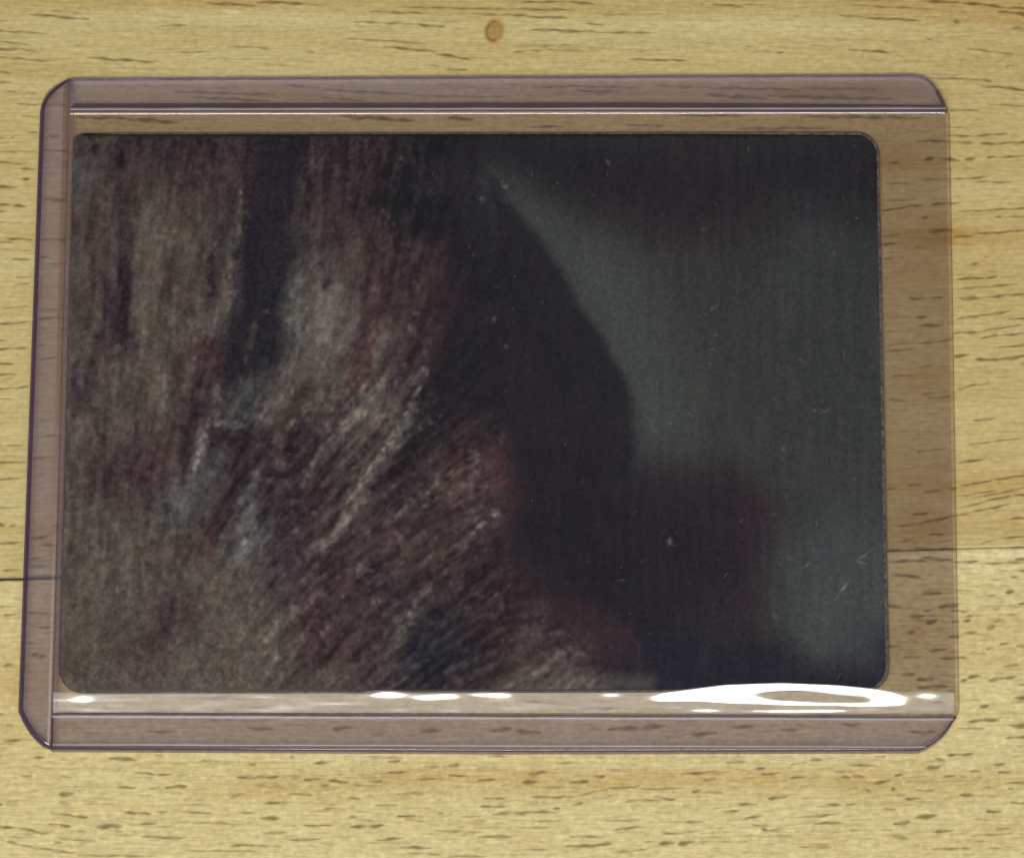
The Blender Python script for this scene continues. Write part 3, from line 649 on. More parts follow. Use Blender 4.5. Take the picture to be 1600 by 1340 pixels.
def slab(name, pts, z0, z1, bev, mats, parent, seg=4, two_sided=False, soft=None):
    pts = ccw(pts)
    rings = []
    if two_sided:
        rings.append((offset_poly(pts, bev), z0))
        rings.append((pts, z0 + bev))
    else:
        rings.append((pts, z0))
    for i in range(seg + 1):
        a = math.pi / 2 * i / seg
        rings.append((offset_poly(pts, bev * (1 - math.cos(a)) + 1e-5), z1 - bev + bev * math.sin(a)))
    bm = bmesh.new()
    vs = [[bm.verts.new((x * MM, y * MM, z * MM)) for x, y in r] for r, z in rings]
    n = len(pts)
    for r in range(len(vs) - 1):
        for i in range(n):
            f = bm.faces.new((vs[r][i], vs[r][(i + 1) % n], vs[r + 1][(i + 1) % n], vs[r + 1][i]))
            f.material_index = 1
            if soft is not None:
                mx, my = (pts[i][0] + pts[(i + 1) % n][0]) / 2, (pts[i][1] + pts[(i + 1) % n][1]) / 2
                if soft(mx, my):
                    f.material_index = 2
            f.smooth = r >= 1
    bm.faces.new(vs[-1]).material_index = 0
    bm.faces.new(vs[0][::-1]).material_index = 0
    me = bpy.data.meshes.new(name)
    bm.to_mesh(me)
    bm.free()
    return link(name, me, parent, mats)


def pp(lst, z):
    return [P(u, v, z) for u, v in lst]


def arc(a, c, b, n=5):
    """quadratic corner from a to b with control c"""
    return [((1 - t) ** 2 * a[0] + 2 * t * (1 - t) * c[0] + t * t * b[0],
             (1 - t) ** 2 * a[1] + 2 * t * (1 - t) * c[1] + t * t * b[1]) for t in [i / n for i in range(n + 1)]]


RZ0, RZT = 0.36, 1.74
ZT = 1.62
TL = arc((61.5, 172), (66, 140), (108, 119.5), 6)
TR = arc((1428, 114), (1464, 114), (1480, 171), 6)
BR = arc((1497, 1112), (1478, 1158), (1436, 1172), 5)
BL = arc((77, 1169.5), (46, 1156), (27.5, 1110), 5)
# back sheet: whole outline, a touch inside the rails
back_px = [(64, 176)] + arc((66, 160), (74, 132), (110, 124), 5) + [(1424, 119)] + arc((1428, 119), (1468, 122), (1484, 180), 5) + \
          [(1499, 1105)] + arc((1498, 1112), (1478, 1150), (1436, 1166), 4) + [(82, 1166)] + arc((80, 1166), (50, 1154), (31, 1106), 4)
shade_pts = pp([(108.8, 176), (115.5, 176), (90, 1107), (81.5, 1107)], 1.18)
slab('shade_strip', shade_pts, 0.82, 1.18, 0.03, [RAIL_SHADE, RAIL_SHADE], holder, 2)  # added tinted plate, its colour gives the shade beside the side rail
slab('back_sheet', pp(back_px, 0.33), 0.05, 0.33, 0.06, [BACK, EDGE_SOFT], holder, 2)
left_px = TL + [(80.5, 1169)] + BL[1:]
left_rail = slab('side_rail', pp(left_px, RZT), RZ0, RZT, 0.60, [RAIL, EDGE, EDGE_SHADED], holder, 5, soft=lambda x, y: x > -47.5 and abs(y) < 30)
left_rail['label'] = 'left rail closing the holder, chamfered at both ends'
top_px = [(108.6, 120), (500, 118.3), (1000, 115.8)] + TR + [(1000, 166.8), (108.6, 168.5)]
top_rail = slab('long_rail', pp(top_px, RZT), RZ0, RZT, 0.50, [RAIL, EDGE_PALE, EDGE_DARK], holder, 5, soft=lambda x, y: y < 35.8 or x < -46)
bot_px = [(80.7, 1113.5), (800, 1117), (1495, 1119)] + arc((1490, 1126), (1474, 1158), (1436, 1172), 5) + [(800, 1173.5), (79.2, 1169.8)]
bot_rail = slab('long_rail', pp(bot_px, RZT), RZ0, RZT, 0.22, [RAIL, EDGE], holder, 5)


def ridge(parent, pts_px, z, r, seed, name='glint_ridge'):
    """thin rounded bead along a rail, added to catch a bright glint"""
    pts = [np.array(P(u, v, z)) for u, v in pts_px]
    d = np.linalg.norm(pts[1] - pts[0])
    n = int(d / 0.5)
    rr = np.random.default_rng(seed)
    wob = np.interp(np.arange(n + 1), np.arange(0, n + 20, 9), rr.uniform(-.02, .02, len(np.arange(0, n + 20, 9))))
    dirv = (pts[1] - pts[0]) / d
    nv = np.array([-dirv[1], dirv[0]])
    K = 9
    V = []
    for i in range(n + 1):
        c = pts[0] + dirv * d * i / n
        rad = r * (1 + 4 * wob[i])
        for k in range(K):
            a = math.pi * k / (K - 1)
            q = c + nv * (-math.cos(a) * rad + wob[i])
            V.append((q[0], q[1], z + math.sin(a) * rad * 0.6))
    V = np.array(V)
    me = mesh_np(name, V * MM, grid_faces(n + 1, K))
    return link(name, me, parent, [RIDGE])


ridge(top_rail, ((110, 170.5), (1478, 169.0)), ZT + .02, 0.17, 1)
ridge(bot_rail, ((81, 1118.2), (1490, 1122.5)), RZT + .004, 0.20, 2)
ridge(bot_rail, ((82, 1162.3), (1446, 1166)), RZT + .004, 0.13, 3)

# front sheet: clear window between the rails, sagging in ripples towards the lower rail
TH = 0.22
fa, fb = P(108.5, 172.5, ZT), P(1477.5, 171, ZT)
fc, fd = P(80.5, 1110.5, ZT), P(1493, 1112.5, ZT)
nx = 620
tt = np.concatenate([np.linspace(0, 0.93, 90)[:-1], np.linspace(0.93, 1.0, 110)])
ss = np.linspace(0, 1, nx)
TT, SS = np.meshgrid(tt, ss, indexing='ij')
X = (fa[0] * (1 - SS) + fb[0] * SS) * (1 - TT) + (fc[0] * (1 - SS) + fd[0] * SS) * TT
Y = (fa[1] * (1 - SS) + fb[1] * SS) * (1 - TT) + (fc[1] * (1 - SS) + fd[1] * SS) * TT
U, V = to_uv(X, Y, ZT)


def slope(U, V):
    g = lambda cu, cv, su, sv, a, p=2.0: a * np.exp(-np.abs((U - cu) / su) ** p - np.abs((V - cv) / sv) ** p)
    s = 0.225 * np.clip((V - 1071) / 13, 0, 1) * np.clip((1115 - V) / 5, 0, 1)
    s = s + g(127, 1090.5, 8, 4.4, .125, 2.5) + g(603, 1082.5, 23, 5.6, .13, 3) + g(665, 1088.5, 14, 4.4, .122) + g(697, 1086, 13, 4.2, .122)
    s = s + g(752, 1084, 13, 3.4, .09) + g(783, 1084, 12, 4.2, .128) + g(955, 1085, 11, 4.2, .128)
    # the large pool of glare with its hollow
    up = np.interp(U, [1010, 1035, 1070, 1130, 1220, 1310, 1370, 1400, 1425], [1091, 1081, 1076, 1068.5, 1065.5, 1069, 1075, 1081, 1090])
    lo = np.interp(U, [1010, 1035, 1085, 1160, 1280, 1340, 1400, 1425], [1093, 1095, 1094, 1097, 1099, 1101, 1101, 1096])
    pool = 1 / (1 + np.exp(-(V - up) / .9)) / (1 + np.exp((V - lo) / .9)) * np.clip((U - 1004) / 26, 0, 1) * np.clip((1434 - U) / 24, 0, 1)
    s = np.maximum(s, .355 * pool + .0 * s)
    hu = np.interp(U, [1178, 1200, 1250, 1355], [1083, 1079, 1077.5, 1088])
    hl_ = np.interp(U, [1178, 1200, 1250, 1355], [1084, 1089, 1092, 1094.5])
    hol = 1 / (1 + np.exp(-(V - hu) / .8)) / (1 + np.exp((V - hl_) / .8)) * np.clip((U - 1170) / 40, 0, 1) * np.clip((1366 - U) / 24, 0, 1)
    s = s + .16 * hol
    s = s + g(1101, 1107, 18, 1.9, .10) + g(1212, 1107, 38, 1.7, .10, 4) + g(1290, 1106.5, 36, 1.7, .10, 4)
    s = s + g(1447, 1084, 8, 7, .15, 2)
    return s


sl = slope(U, V)
sl = sl + .022 * vnoise(*sl.shape, 8, 16, 91, 2) * np.clip((V - 1074) / 8, 0, 1) * np.clip((1114 - V) / 5, 0, 1)
for _ in range(2):
    sp = np.pad(sl, ((0, 0), (5, 5)), 'edge')
    sl = sum(sp[:, k:k + sl.shape[1]] for k in range(11)) / 11
Zf = np.zeros_like(sl)
dy = np.abs(np.diff(Y, axis=0))
Zf[1:] = -np.cumsum(0.5 * (sl[1:] + sl[:-1]) * dy, axis=0)
Zf = ZT + Zf + 0.010 * vnoise(*sl.shape, 30, 60, 21, 2) * np.clip((1 - TT) * 6, 0, 1)
nr, nc = TT.shape
top = np.stack([X, Y, Zf], -1).reshape(-1, 3)
bot = top - np.array([0, 0, TH])
v = np.concatenate([top, bot])
n0 = nr * nc
ring_i = np.concatenate([np.arange(nc), np.arange(1, nr) * nc + nc - 1, (nr - 1) * nc + np.arange(nc - 2, -1, -1), np.arange(nr - 2, 0, -1) * nc])
b_ = np.roll(ring_i, -1)
sk = np.stack([ring_i, b_, b_ + n0, ring_i + n0], -1)
qt = grid_faces(nr, nc, 0, True)
qb = grid_faces(nr, nc, n0)
mi = np.concatenate([np.zeros(len(qt) + len(qb)), np.ones(len(sk))])
me = mesh_np('front_sheet', v * MM, np.concatenate([qt, qb, sk]), True, mi)
front = link('front_sheet', me, holder, [SHEET, EDGE_SOFT])

# ------------------------------------------------------------------ the card
card = empty('trading_card', 'dark landscape printed card with worn rounded corners inside the clear plastic holder', 'trading card')
CZ0, CZ1 = 0.42, 0.74


def rounded(px, radii, n=8):
    """px corners TL,TR,BR,BL -> rounded outline (mm), clockwise in the picture"""
    c = [np.array(P(u, v, CZ1)) for u, v in px]
    out = []
    for i in range(4):
        p0, p1, p2 = c[i - 1], c[i], c[(i + 1) % 4]
        a = (p0 - p1) / np.linalg.norm(p0 - p1)
        b = (p2 - p1) / np.linalg.norm(p2 - p1)
        r = radii[i]
        cc = p1 + (a + b) * r
        for k in range(n + 1):
            th = math.pi / 2 * k / n
            out.append(tuple(cc - b * r * math.cos(th) - a * r * math.sin(th)))
    return out


core = rounded([(114, 208), (1373, 206), (1390, 1079), (90, 1083)], [1.1, 2.6, 2.6, 3.0])
slab('card_body', core, CZ0, CZ1, 0.04, [PAPER, PAPER], card, 1)

# ---- print: tone map laid out on a coarse grid, then hair-like streaks, marks and flecks
PAL = dict(K=(29, 28, 33), N=(34, 36, 45), P=(49, 37, 42), R=(62, 43, 44), B=(68, 56, 49), T=(80, 73, 63), L=(91, 86, 76), G=(62, 67, 64),
           E=(52, 56, 57), D=(44, 46, 44), O=(82, 75, 62), S=(72, 76, 73), V=(54, 44, 50))
ROWS = """
B B P P P P K P P P K K K K D D D D P D D D D D
S B B B R P K P P K K P K K K K K P P D D D D K
B B T T B P K B R K K K K D D P P P P P D E D D
T B T T T K K B R R P K K K G G D P P D D E E D
T R T B T K K L B R P P K K D G G D P D E E E D
T P T T L K N L L R R K P K K D G D P D E E E E
T B T B R N K L B T R K K P K K G G D E E E E E
B T T T R S T B T T P K K P D D K G D E E E E E
T T R B P P B P T T K P P K P K K D D G E G E E
T R R B S P B P T P P B R K K K K P P P E G G E
T T B S B V V R T R N R R K K K K P P P P E G E
T T T B B S V R B R B R P K K K K K K P P E G G
T T T T T T V R R V B P P P K K K K K P D G G G
O T T R T T T R B P B R R R P K K K N P D G G G
O O R T T T T R R B N N P B R P N N D D D G E N
T T T T T T T T B V P P B T T B N N N K K K K K
""".split('\n')
ROWS = [r.split() for r in ROWS if r.strip()]
G0 = np.array([[PAL[c] for c in r] for r in ROWS], float)  # lower-left tones blend the art with a painted-in veil of reflection
PW, PH = 1340, 920                     # print canvas, u 80..1420, v 190..1110
PU, PV = np.meshgrid(np.arange(PW) + 80.0, np.arange(PH) + 190.0)
wx = vnoise(PH, PW, 40, 30, 31, 3) * 15
wy = vnoise(PH, PW, 70, 40, 32, 3) * 16
calm = np.clip((PU - 700) / 250, 0, 1)
wx *= 1 - .55 * calm
wy *= 1 - .4 * calm
gx = (PU + wx - 110) / 55.0
gy = (PV + wy - 220) / 57.0
art = sample(G0, gx, gy)
for c in range(3):                     # a light blur of the blocky interpolation
    a = art[..., c]
    for _ in range(2):
        for k in (7, 11):
            a = (np.roll(a, k, 0) + np.roll(a, -k, 0) + np.roll(a, k, 1) + np.roll(a, -k, 1) + 2 * a) / 6
    art[..., c] = a


def polymask(pts, soft):
    """soft mask of a polygon (even-odd), by signed distance"""
    inside = np.zeros(PU.shape, bool)
    dist = np.full(PU.shape, 1e9)
    n = len(pts)
    xu, yv = PU + wx * .45, PV + wy * .3
    for i in range(n):
        (x0, y0), (x1, y1) = pts[i - 1], pts[i]
        cond = (y0 > yv) != (y1 > yv)
        xi = (x1 - x0) * (yv - y0) / ((y1 - y0) + 1e-9) + x0
        inside ^= cond & (xu < xi)
        L2 = (x1 - x0) ** 2 + (y1 - y0) ** 2 + 1e-9
        t = np.clip(((xu - x0) * (x1 - x0) + (yv - y0) * (y1 - y0)) / L2, 0, 1)
        dist = np.minimum(dist, np.hypot(xu - x0 - t * (x1 - x0), yv - y0 - t * (y1 - y0)))
    sd = np.where(inside, dist, -dist)
    return np.clip(sd / soft * .5 + .5, 0, 1)[..., None]


def lay(pts, colr, soft, amt):
    global art
    m = polymask(pts, soft) * amt
    art = art * (1 - m) + np.array(colr, float) * m


lay([(405, 205), (470, 205), (468, 270), (452, 360), (440, 440), (428, 520), (395, 590), (362, 600), (348, 570), (372, 470), (388, 350), (400, 270)], (33, 31, 38), 14, .9)
lay([(460, 360), (500, 380), (540, 400), (560, 470), (545, 560), (500, 610), (420, 585), (440, 520), (455, 440)], (90, 86, 78), 22, .45)
lay([(178, 400), (205, 400), (208, 470), (202, 540), (188, 548), (178, 480)], (49, 38, 46), 12, .8)
lay([(125, 560), (145, 560), (140, 640), (122, 640)], (48, 38, 42), 10, .7)
lay([(300, 590), (330, 600), (318, 690), (296, 740), (284, 720), (290, 650)], (56, 40, 43), 10, .7)
# dark body in the middle and the green-grey field to its right
lay([(650, 215), (790, 230), (800, 310), (850, 380), (885, 440), (920, 500), (968, 570), (988, 640), (990, 720), (1000, 800), (930, 900), (860, 900),
     (800, 820), (800, 700), (720, 640), (640, 720), (600, 760), (640, 660), (680, 560), (720, 470), (700, 350)], (32, 31, 36), 26, .8)
lay([(830, 330), (960, 372), (1080, 390), (1220, 395), (1378, 400), (1382, 850), (1240, 850), (1190, 745), (1080, 715), (990, 710), (960, 600), (880, 470)], (51, 55, 54), 70, .85)
lay([(1040, 420), (1130, 400), (1150, 560), (1120, 700), (1060, 700)], (47, 45, 45), 60, .6)
lay([(786, 275), (850, 320), (960, 370), (1080, 420), (1180, 520), (1200, 700), (1010, 720), (960, 640), (880, 520), (840, 400), (800, 330)], (54, 58, 56), 90, .8)
lay([(786, 285), (850, 325), (930, 375), (1010, 430), (1060, 560), (1090, 690), (1010, 700), (950, 640), (900, 500), (850, 400), (812, 325)],
    (64, 70, 67), 50, .7)
lay([(770, 280), (800, 322), (842, 368), (878, 420), (900, 470), (935, 520), (965, 572), (985, 620), (992, 690), (985, 760), (880, 760), (840, 600), (780, 420)],
    (32, 31, 36), 8, .9)
lay([(1000, 560), (1090, 600), (1080, 700), (1010, 690), (992, 640)], (60, 66, 62), 30, .5)
lay([(840, 225), (1050, 205), (1390, 205), (1390, 330), (1200, 330), (1150, 350), (1020, 360), (930, 330), (860, 280)], (34, 33, 37), 50, .8)
lay([(1200, 840), (1375, 800), (1382, 1060), (1290, 1045), (1225, 1000), (1190, 950)], (62, 69, 70), 40, .6)
lay([(1000, 740), (1150, 740), (1190, 830), (1150, 1000), (1000, 1000), (960, 860)], (34, 32, 38), 40, .7)
lay([(930, 1005), (1130, 985), (1225, 1005), (1300, 1048), (1380, 1062), (1380, 1090), (960, 1090)], (34, 33, 42), 22, .7)
lay([(560, 450), (660, 420), (690, 500), (640, 560), (590, 620), (540, 640), (548, 560)], (62, 43, 46), 22, .45)
lay([(690, 700), (790, 690), (810, 780), (760, 860), (640, 900), (640, 800)], (66, 48, 48), 22, .45)
lay([(820, 930), (960, 965), (1020, 1055), (820, 1040)], (58, 43, 48), 24, .45)
lay([(640, 930), (730, 930), (740, 1000), (680, 1060), (600, 1060), (650, 980)], (41, 41, 49), 18, .6)
lay([(780, 1060), (860, 1046), (1020, 1056), (1020, 1080), (770, 1080)], (82, 78, 70), 10, .65)

PAL.update(X=(68, 43, 44), Y=(86, 90, 86), Z=(98, 95, 84), M=(84, 77, 62), W=(51, 40, 42))
dab_n = vnoise(PH, PW, 9, 8, 72, 2)
DABS = """
190 220 190 300 34 P .6|200 300 196 410 24 P .55|235 300 232 360 40 T .5|215 440 218 525 24 M .6|150 430 150 520 16 T .6|130 440 130 520 12 T .5|300 225 300 290 60 R .4|260 240 262 300 20 P .4
385 330 372 450 12 W .6|375 300 345 510 13 M .75|330 400 324 485 15 P .7|312 340 300 420 14 T .5|290 440 280 520 22 P .25|255 460 250 520 14 T .5|268 380 262 420 20 B .5
398 505 384 565 13 T .35|405 488 420 484 8 T .4|322 530 335 575 36 X .8|345 520 352 532 10 T .5|200 545 230 545 26 P .5|180 540 190 548 12 L .6|255 560 245 640 16 T .5|300 560 270 640 16 T .45
520 340 508 450 20 W .6|592 480 552 610 28 X .85|562 370 545 440 11 M .5|548 470 525 560 18 L .6|470 430 455 520 30 L .5|500 480 470 590 30 L .5|520 560 480 600 24 Z .5|600 330 560 450 24 R .5
575 230 560 340 40 P .6|650 240 640 340 40 K .6|690 380 610 440 22 R .6|700 400 640 470 16 X .5|660 440 600 480 12 B .6|610 500 590 560 22 L .6|600 500 640 470 12 B .5|660 500 640 560 24 P .7
340 600 336 655 13 Y .5|330 660 388 664 9 S .8|315 670 306 735 16 Y .5|350 625 415 620 34 G .55|412 640 418 665 12 L .7|300 740 285 790 26 S .6|262 785 258 800 20 D .7|270 770 330 740 20 S .5
312 600 286 690 22 W .85|290 620 284 660 16 X .8|270 705 210 765 24 X .55|298 690 286 765 15 P .9|255 600 250 690 16 T .5|225 640 235 700 20 T .4|150 620 160 700 16 P .3|120 560 118 650 14 P .7
360 690 430 690 34 P .8|350 730 400 760 26 P .6|378 870 386 765 24 Y .42|392 770 404 735 14 S .6|432 740 420 830 34 V .8|325 870 338 815 18 X .7|345 800 360 770 16 P .6|470 770 440 850 26 V .7
600 588 556 655 17 Z .75|656 580 640 600 12 Z .8|652 640 600 705 13 L .6|600 705 560 765 13 L .8|612 615 556 690 12 T .7|625 695 570 765 11 L .6|570 775 498 865 13 Z .6|505 695 468 765 11 L .7
560 640 508 705 12 L .6|540 620 470 640 20 L .5|455 560 440 640 24 T .5|640 555 598 625 9 P .8|575 605 500 690 12 P .65|606 655 540 745 10 P .75|542 750 498 830 11 P .8|482 645 446 695 13 P .8
450 705 500 695 12 P .8|470 715 430 745 12 P .7|540 690 480 780 8 P .7|580 700 520 790 8 P .7|640 690 560 800 22 P .85|620 760 560 830 22 V .7|500 860 470 920 18 P .6|560 830 520 900 18 P .5
520 790 480 875 14 L .6|690 735 645 805 18 M .5|740 700 700 760 40 X .6|770 700 790 760 26 X .6|745 705 740 718 16 L .7|775 795 770 802 14 L .6|780 800 700 862 10 L .6|700 862 655 900 12 T .6
645 790 600 820 14 T .7|700 850 650 895 22 B .6|700 800 640 850 30 R .6|620 840 560 870 20 R .6|590 870 560 910 20 P .6|640 905 720 905 20 P .5|610 930 660 960 14 P .6|480 955 490 1005 26 X .6
640 955 618 1010 15 T .7|690 960 660 1040 46 N .6|640 1050 700 1050 30 N .6|545 1060 500 1050 30 L .4|500 900 440 940 20 B .6|740 960 800 940 24 P .7|760 1030 850 990 14 B .6|880 1000 930 1000 24 B .4
870 1015 876 1030 16 L .6|815 990 850 995 20 T .5|900 940 1000 1010 26 R .35|300 930 240 1000 20 R .35|400 960 360 1040 30 T .3|160 900 150 1000 30 O .4|600 235 660 250 18 P .5|505 245 500 265 16 T .4
"""
for tok in DABS.replace('\n', '|').split('|'):
    q = tok.split()
    if len(q) == 7:
        u0, v0, u1, v1, w = map(float, q[:5])
        x0, x1 = int(max(0, min(u0, u1) - 80 - 3 * w)), int(max(u0, u1) - 80 + 3 * w)
        y0, y1 = int(max(0, min(v0, v1) - 190 - 3 * w)), int(max(v0, v1) - 190 + 3 * w)
        mk = np.zeros(art[y0:y1, x0:x1, 0].shape)
        stroke(mk, u0 - 80 - x0, v0 - 190 - y0, u1 - 80 - x0, v1 - 190 - y0, w * 1.3, min(.95, float(q[6]) * 1.3), 'max', .6, .15)
        mk *= np.clip(.72 + .5 * dab_n[y0:y1, x0:x1], .2, 1)
        art[y0:y1, x0:x1] += (np.array(PAL[q[5]], float) - art[y0:y1, x0:x1]) * mk[..., None]

# hair-like streaks: near-vertical at left, leaning over to the right lower down
lum = np.zeros((PH, PW))
r2 = np.random.default_rng(99)


def flow(u, v):
    """streak direction, radians from vertical, positive leans right going up"""
    k = np.clip((v - 420) / 320, 0, 1) * np.clip((u - 200) / 250, 0, 1)
    return 0.04 + 0.72 * k + 0.25 * np.clip((u - 480) / 250, 0, 1)


def hair_zone(u, v):
    if u > 880:
        return 0.12
    if u > 660 + 0.22 * max(0, v - 560):
        return 0.18
    if 385 < u < 460 and v < 560:
        return 0.15
    return 1.0


def smear(seed, step, n, cell, wide):
    """noise dragged along the streak direction"""
    base = vnoise(PH, PW, cell, cell, seed, 2)
    k = np.clip((PV - 420) / 320, 0, 1) * np.clip((PU - 200) / 250, 0, 1)
    th = 0.04 + 0.72 * k + 0.25 * np.clip((PU - 480) / 250, 0, 1) + wide * vnoise(PH, PW, 60, 45, seed + 1, 2)
    du, dv = np.sin(th) * step, -np.cos(th) * step
    acc = base.copy()
    for sg in (1, -1):
        x, y = PU - 80, PV - 190
        for _ in range(n):
            x = x + sg * du
            y = y + sg * dv
            acc += sample(base, x, y)
    acc /= 2 * n + 1
    return acc / (acc.std() + 1e-9)


zone = np.clip((812 + 0.95 * np.clip(PV - 880, 0, 220) - PU + wx) / 55, 0, 1)
mid = np.clip((PU - (650 + 0.0 * PV)) / 60, 0, 1) * np.clip((690 - PV) / 50, 0, 1)
zone = zone * (1 - .78 * mid)
zone = zone * (1 - .8 * polymask([(400, 200), (468, 200), (466, 300), (448, 420), (430, 520), (400, 590), (362, 600), (350, 560), (375, 470), (390, 350)], 16)[..., 0])
lowleft = np.clip((PV - 850) / 100, 0, 1) * np.clip((480 - PU) / 80, 0, 1)
strand = smear(61, 2.2, 7, 6, .16) * 3.0 + np.tanh(1.5 * smear(63, 2.8, 10, 11, .10)) * 6.6
lump = vnoise(PH, PW, 9, 9, 65, 2)
bead = np.clip(vnoise(PH, PW, 10, 8, 66, 1) - .15, 0, 1) - .22
fan = np.clip((PV - 430) / 120, 0, 1) * np.clip((PU - 330) / 90, 0, 1)
ridge = smear(81, 2.6, 11, 11, .10)
lum += zone * fan * (6.2 * np.tanh(1.8 * ridge) + bead * 15 * np.clip(.6 + .6 * ridge, 0, 2)) + zone * bead * 9 * (1 - fan)
lum += zone * vnoise(PH, PW, 5, 4.5, 67, 2) * (2.4 + 3.0 * lowleft)
lum += zone * (strand * (1 - .45 * lowleft) + 7.5 * lump * (.4 + .6 * np.clip((PV - 450) / 200, 0, 1)))
# listed light strands and spots (u0 v0 u1 v1 width gain)
HL = """
505 640 560 560 12 22|500 700 575 600 13 26|470 760 560 640 10 20|520 800 610 700 10 24|500 870 580 770 12 24|540 790 640 640 9 26|560 700 640 560 10 22
610 700 660 600 9 28|628 660 668 585 9 24|580 730 650 640 11 22|600 820 700 740 12 22|660 790 740 710 11 24|700 760 760 720 14 20|690 900 770 795 9 24
735 835 775 800 7 28|640 960 690 880 9 20|600 1020 660 950 14 22|500 980 560 900 9 14|430 870 500 770 10 14|440 820 470 760 12 12
345 620 335 680 9 26|335 640 310 720 10 26|322 660 305 740 11 24|310 700 290 760 12 22|300 760 270 800 14 16|340 665 385 668 7 24|385 880 400 760 14 20
380 850 372 780 14 20|375 900 385 830 12 16|440 330 450 300 6 10|478 258 500 250 12 16|345 370 352 230 5 10|372 380 378 300 9 18|368 470 376 400 8 18|350 520 370 430 8 20
325 540 340 480 7 16|240 700 262 560 11 14|260 640 252 560 11 14|225 560 232 430 13 10|205 640 225 540 9 10|170 500 180 420 9 8|130 470 136 390 10 12|395 520 405 488 10 8|410 490 425 482 7 8
750 312 758 313 8 26|737 316 739 317 4 34|768 497 774 500 9 50|788 540 794 545 8 26|738 395 741 399 5 24|622 245 632 252 8 24|595 327 601 331 6 22|783 282 792 295 7 34|771 262 776 270 6 14
436 716 446 734 15 40|660 575 670 583 12 38|560 880 585 900 15 26|590 935 604 942 9 34|748 920 756 930 12 26|850 995 880 985 10 24|735 715 745 728 11 30|765 798 780 808 9 26
1040 845 1058 850 9 34|1048 838 1052 856 5 26|820 1000 850 990 8 22|870 1020 885 1040 9 20|815 985 830 1000 5 26|880 1010 930 1030 8 12|735 1050 800 1030 9 18|480 640 470 600 11 12
455 665 468 655 12 24|425 690 440 680 9 20|400 700 420 690 8 16|470 700 492 690 10 14|350 760 370 740 9 10|530 555 545 530 9 16|515 425 500 560 26 8|470 430 470 540 22 8
640 520 655 505 8 16|615 560 650 500 10 14|645 440 655 450 7 16|505 905 520 880 7 14|560 660 575 640 8 20|880 428 888 440 6 16|1210 960 1216 966 6 18|1255 1010 1262 1018 6 20
1015 655 1025 675 6 16|840 340 846 350 7 14|1110 482 1124 478 4 26|1090 496 1105 492 3 16|1112 524 1124 524 3 20|1300 392 1306 400 3 24|1045 660 1050 664 4 20|1115 316 1121 316 5 20
1095 358 1105 358 4 20|1170 252 1176 258 5 14|1322 930 1304 935 3 4|1303 937 1330 905 4 22|1338 875 1374 852 3.5 20|1335 875 1368 886 3 18|1250 888 1265 880 3 20|1262 888 1272 894 3 20
946 248 954 258 4 24|890 250 892 254 6 18|1260 320 1266 321 4 14|790 887 802 886 3.5 30|770 922 780 918 4 20|1155 818 1160 812 4 24|1140 820 1146 826 4 16|560 1015 570 1010 6 12
1248 560 1256 566 4 20|1280 580 1296 582 3 20|1220 700 1226 704 5 18|1254 708 1270 712 3 20|1190 880 1196 870 4 14|1225 862 1240 878 3 8|1270 640 1276 644 5 18|1210 620 1216 640 4 12
990 800 996 800 4 16|1002 874 1004 880 4 18|1012 990 1018 992 6 24|1032 992 1040 996 4 16|930 700 940 690 3 14|905 760 912 748 3.5 18|880 727 884 732 5 24|845 470 848 474 4 14
"""
hl = np.zeros((PH, PW))
for tok in HL.replace('\n', '|').split('|'):
    q = tok.split()
    if len(q) == 6:
        u0, v0, u1, v1, w, a = map(float, q)
        stroke(hl, u0 - 80, v0 - 190, u1 - 80, v1 - 190, w * 1.25, a * (.8 if w >= 9 else 1.0), 'add', .7, .2, r2)
lumpy = vnoise(PH, PW, 7, 7, 71, 2)
lum += hl * np.clip(.60 + .85 * lumpy * (hl > 0), .08, 1.4)
DK = """
150 225 153 245 13 22|180 225 192 262 14 16|150 430 146 470 12 14|150 315 148 340 12 8|195 400 196 540 16 10|330 340 322 400 14 8|340 420 330 520 10 12|268 430 250 468 10 12|300 470 292 520 9 8
440 500 420 560 10 8|436 702 460 700 8 14|415 742 450 744 8 16|360 640 420 620 12 8|480 650 520 610 14 12|450 780 480 740 16 12|560 760 620 690 16 8|490 850 540 790 12 10|520 950 580 900 14 8
470 960 500 1000 10 10|480 990 500 1010 8 10|100 400 96 300 5 12|102 620 100 520 6 16|100 800 98 760 9 20|738 305 742 312 8 14|248 990 258 975 10 12|388 1020 400 1010 10 12|240 560 290 550 8 10
"""
for tok in DK.replace('\n', '|').split('|'):
    q = tok.split()
    if len(q) == 6:
        u0, v0, u1, v1, w, a = map(float, q)
        stroke(lum, u0 - 80, v0 - 190, u1 - 80, v1 - 190, w, -a * .9, 'add', .7, .35, r2)
# fine scratches and flecks all over, strongest in the lower left and lower right
for k in range(1300):
    u, v = r2.uniform(95, 1385), r2.uniform(210, 1080)
    th = r2.uniform(0, 6.28)
    L = r2.uniform(1, 9) if r2.uniform() < .8 else r2.uniform(8, 24)
    busy = .5 + .5 * (v > 600) * ((u < 600) or (u > 1000))
    stroke(lum, u - 80, v - 190, u + L * math.cos(th) - 80, v + L * math.sin(th) - 190, r2.uniform(1.6, 3.2), r2.uniform(-9, 14) * busy, 'add', .6, .3, r2)
spec = vnoise(PH, PW, 4, 4, 55, 2)
lum += vnoise(PH, PW, 3, 2.5, 58, 1) * (1.8 + 1.6 * zone)
lum += spec * (3.6 + 3.0 * np.clip((700 - PU) / 200, 0, 1))
lum += vnoise(PH, PW, 60, 8, 56, 2) * 2.6 * np.clip((PU - 700) / 300, .4, 1)
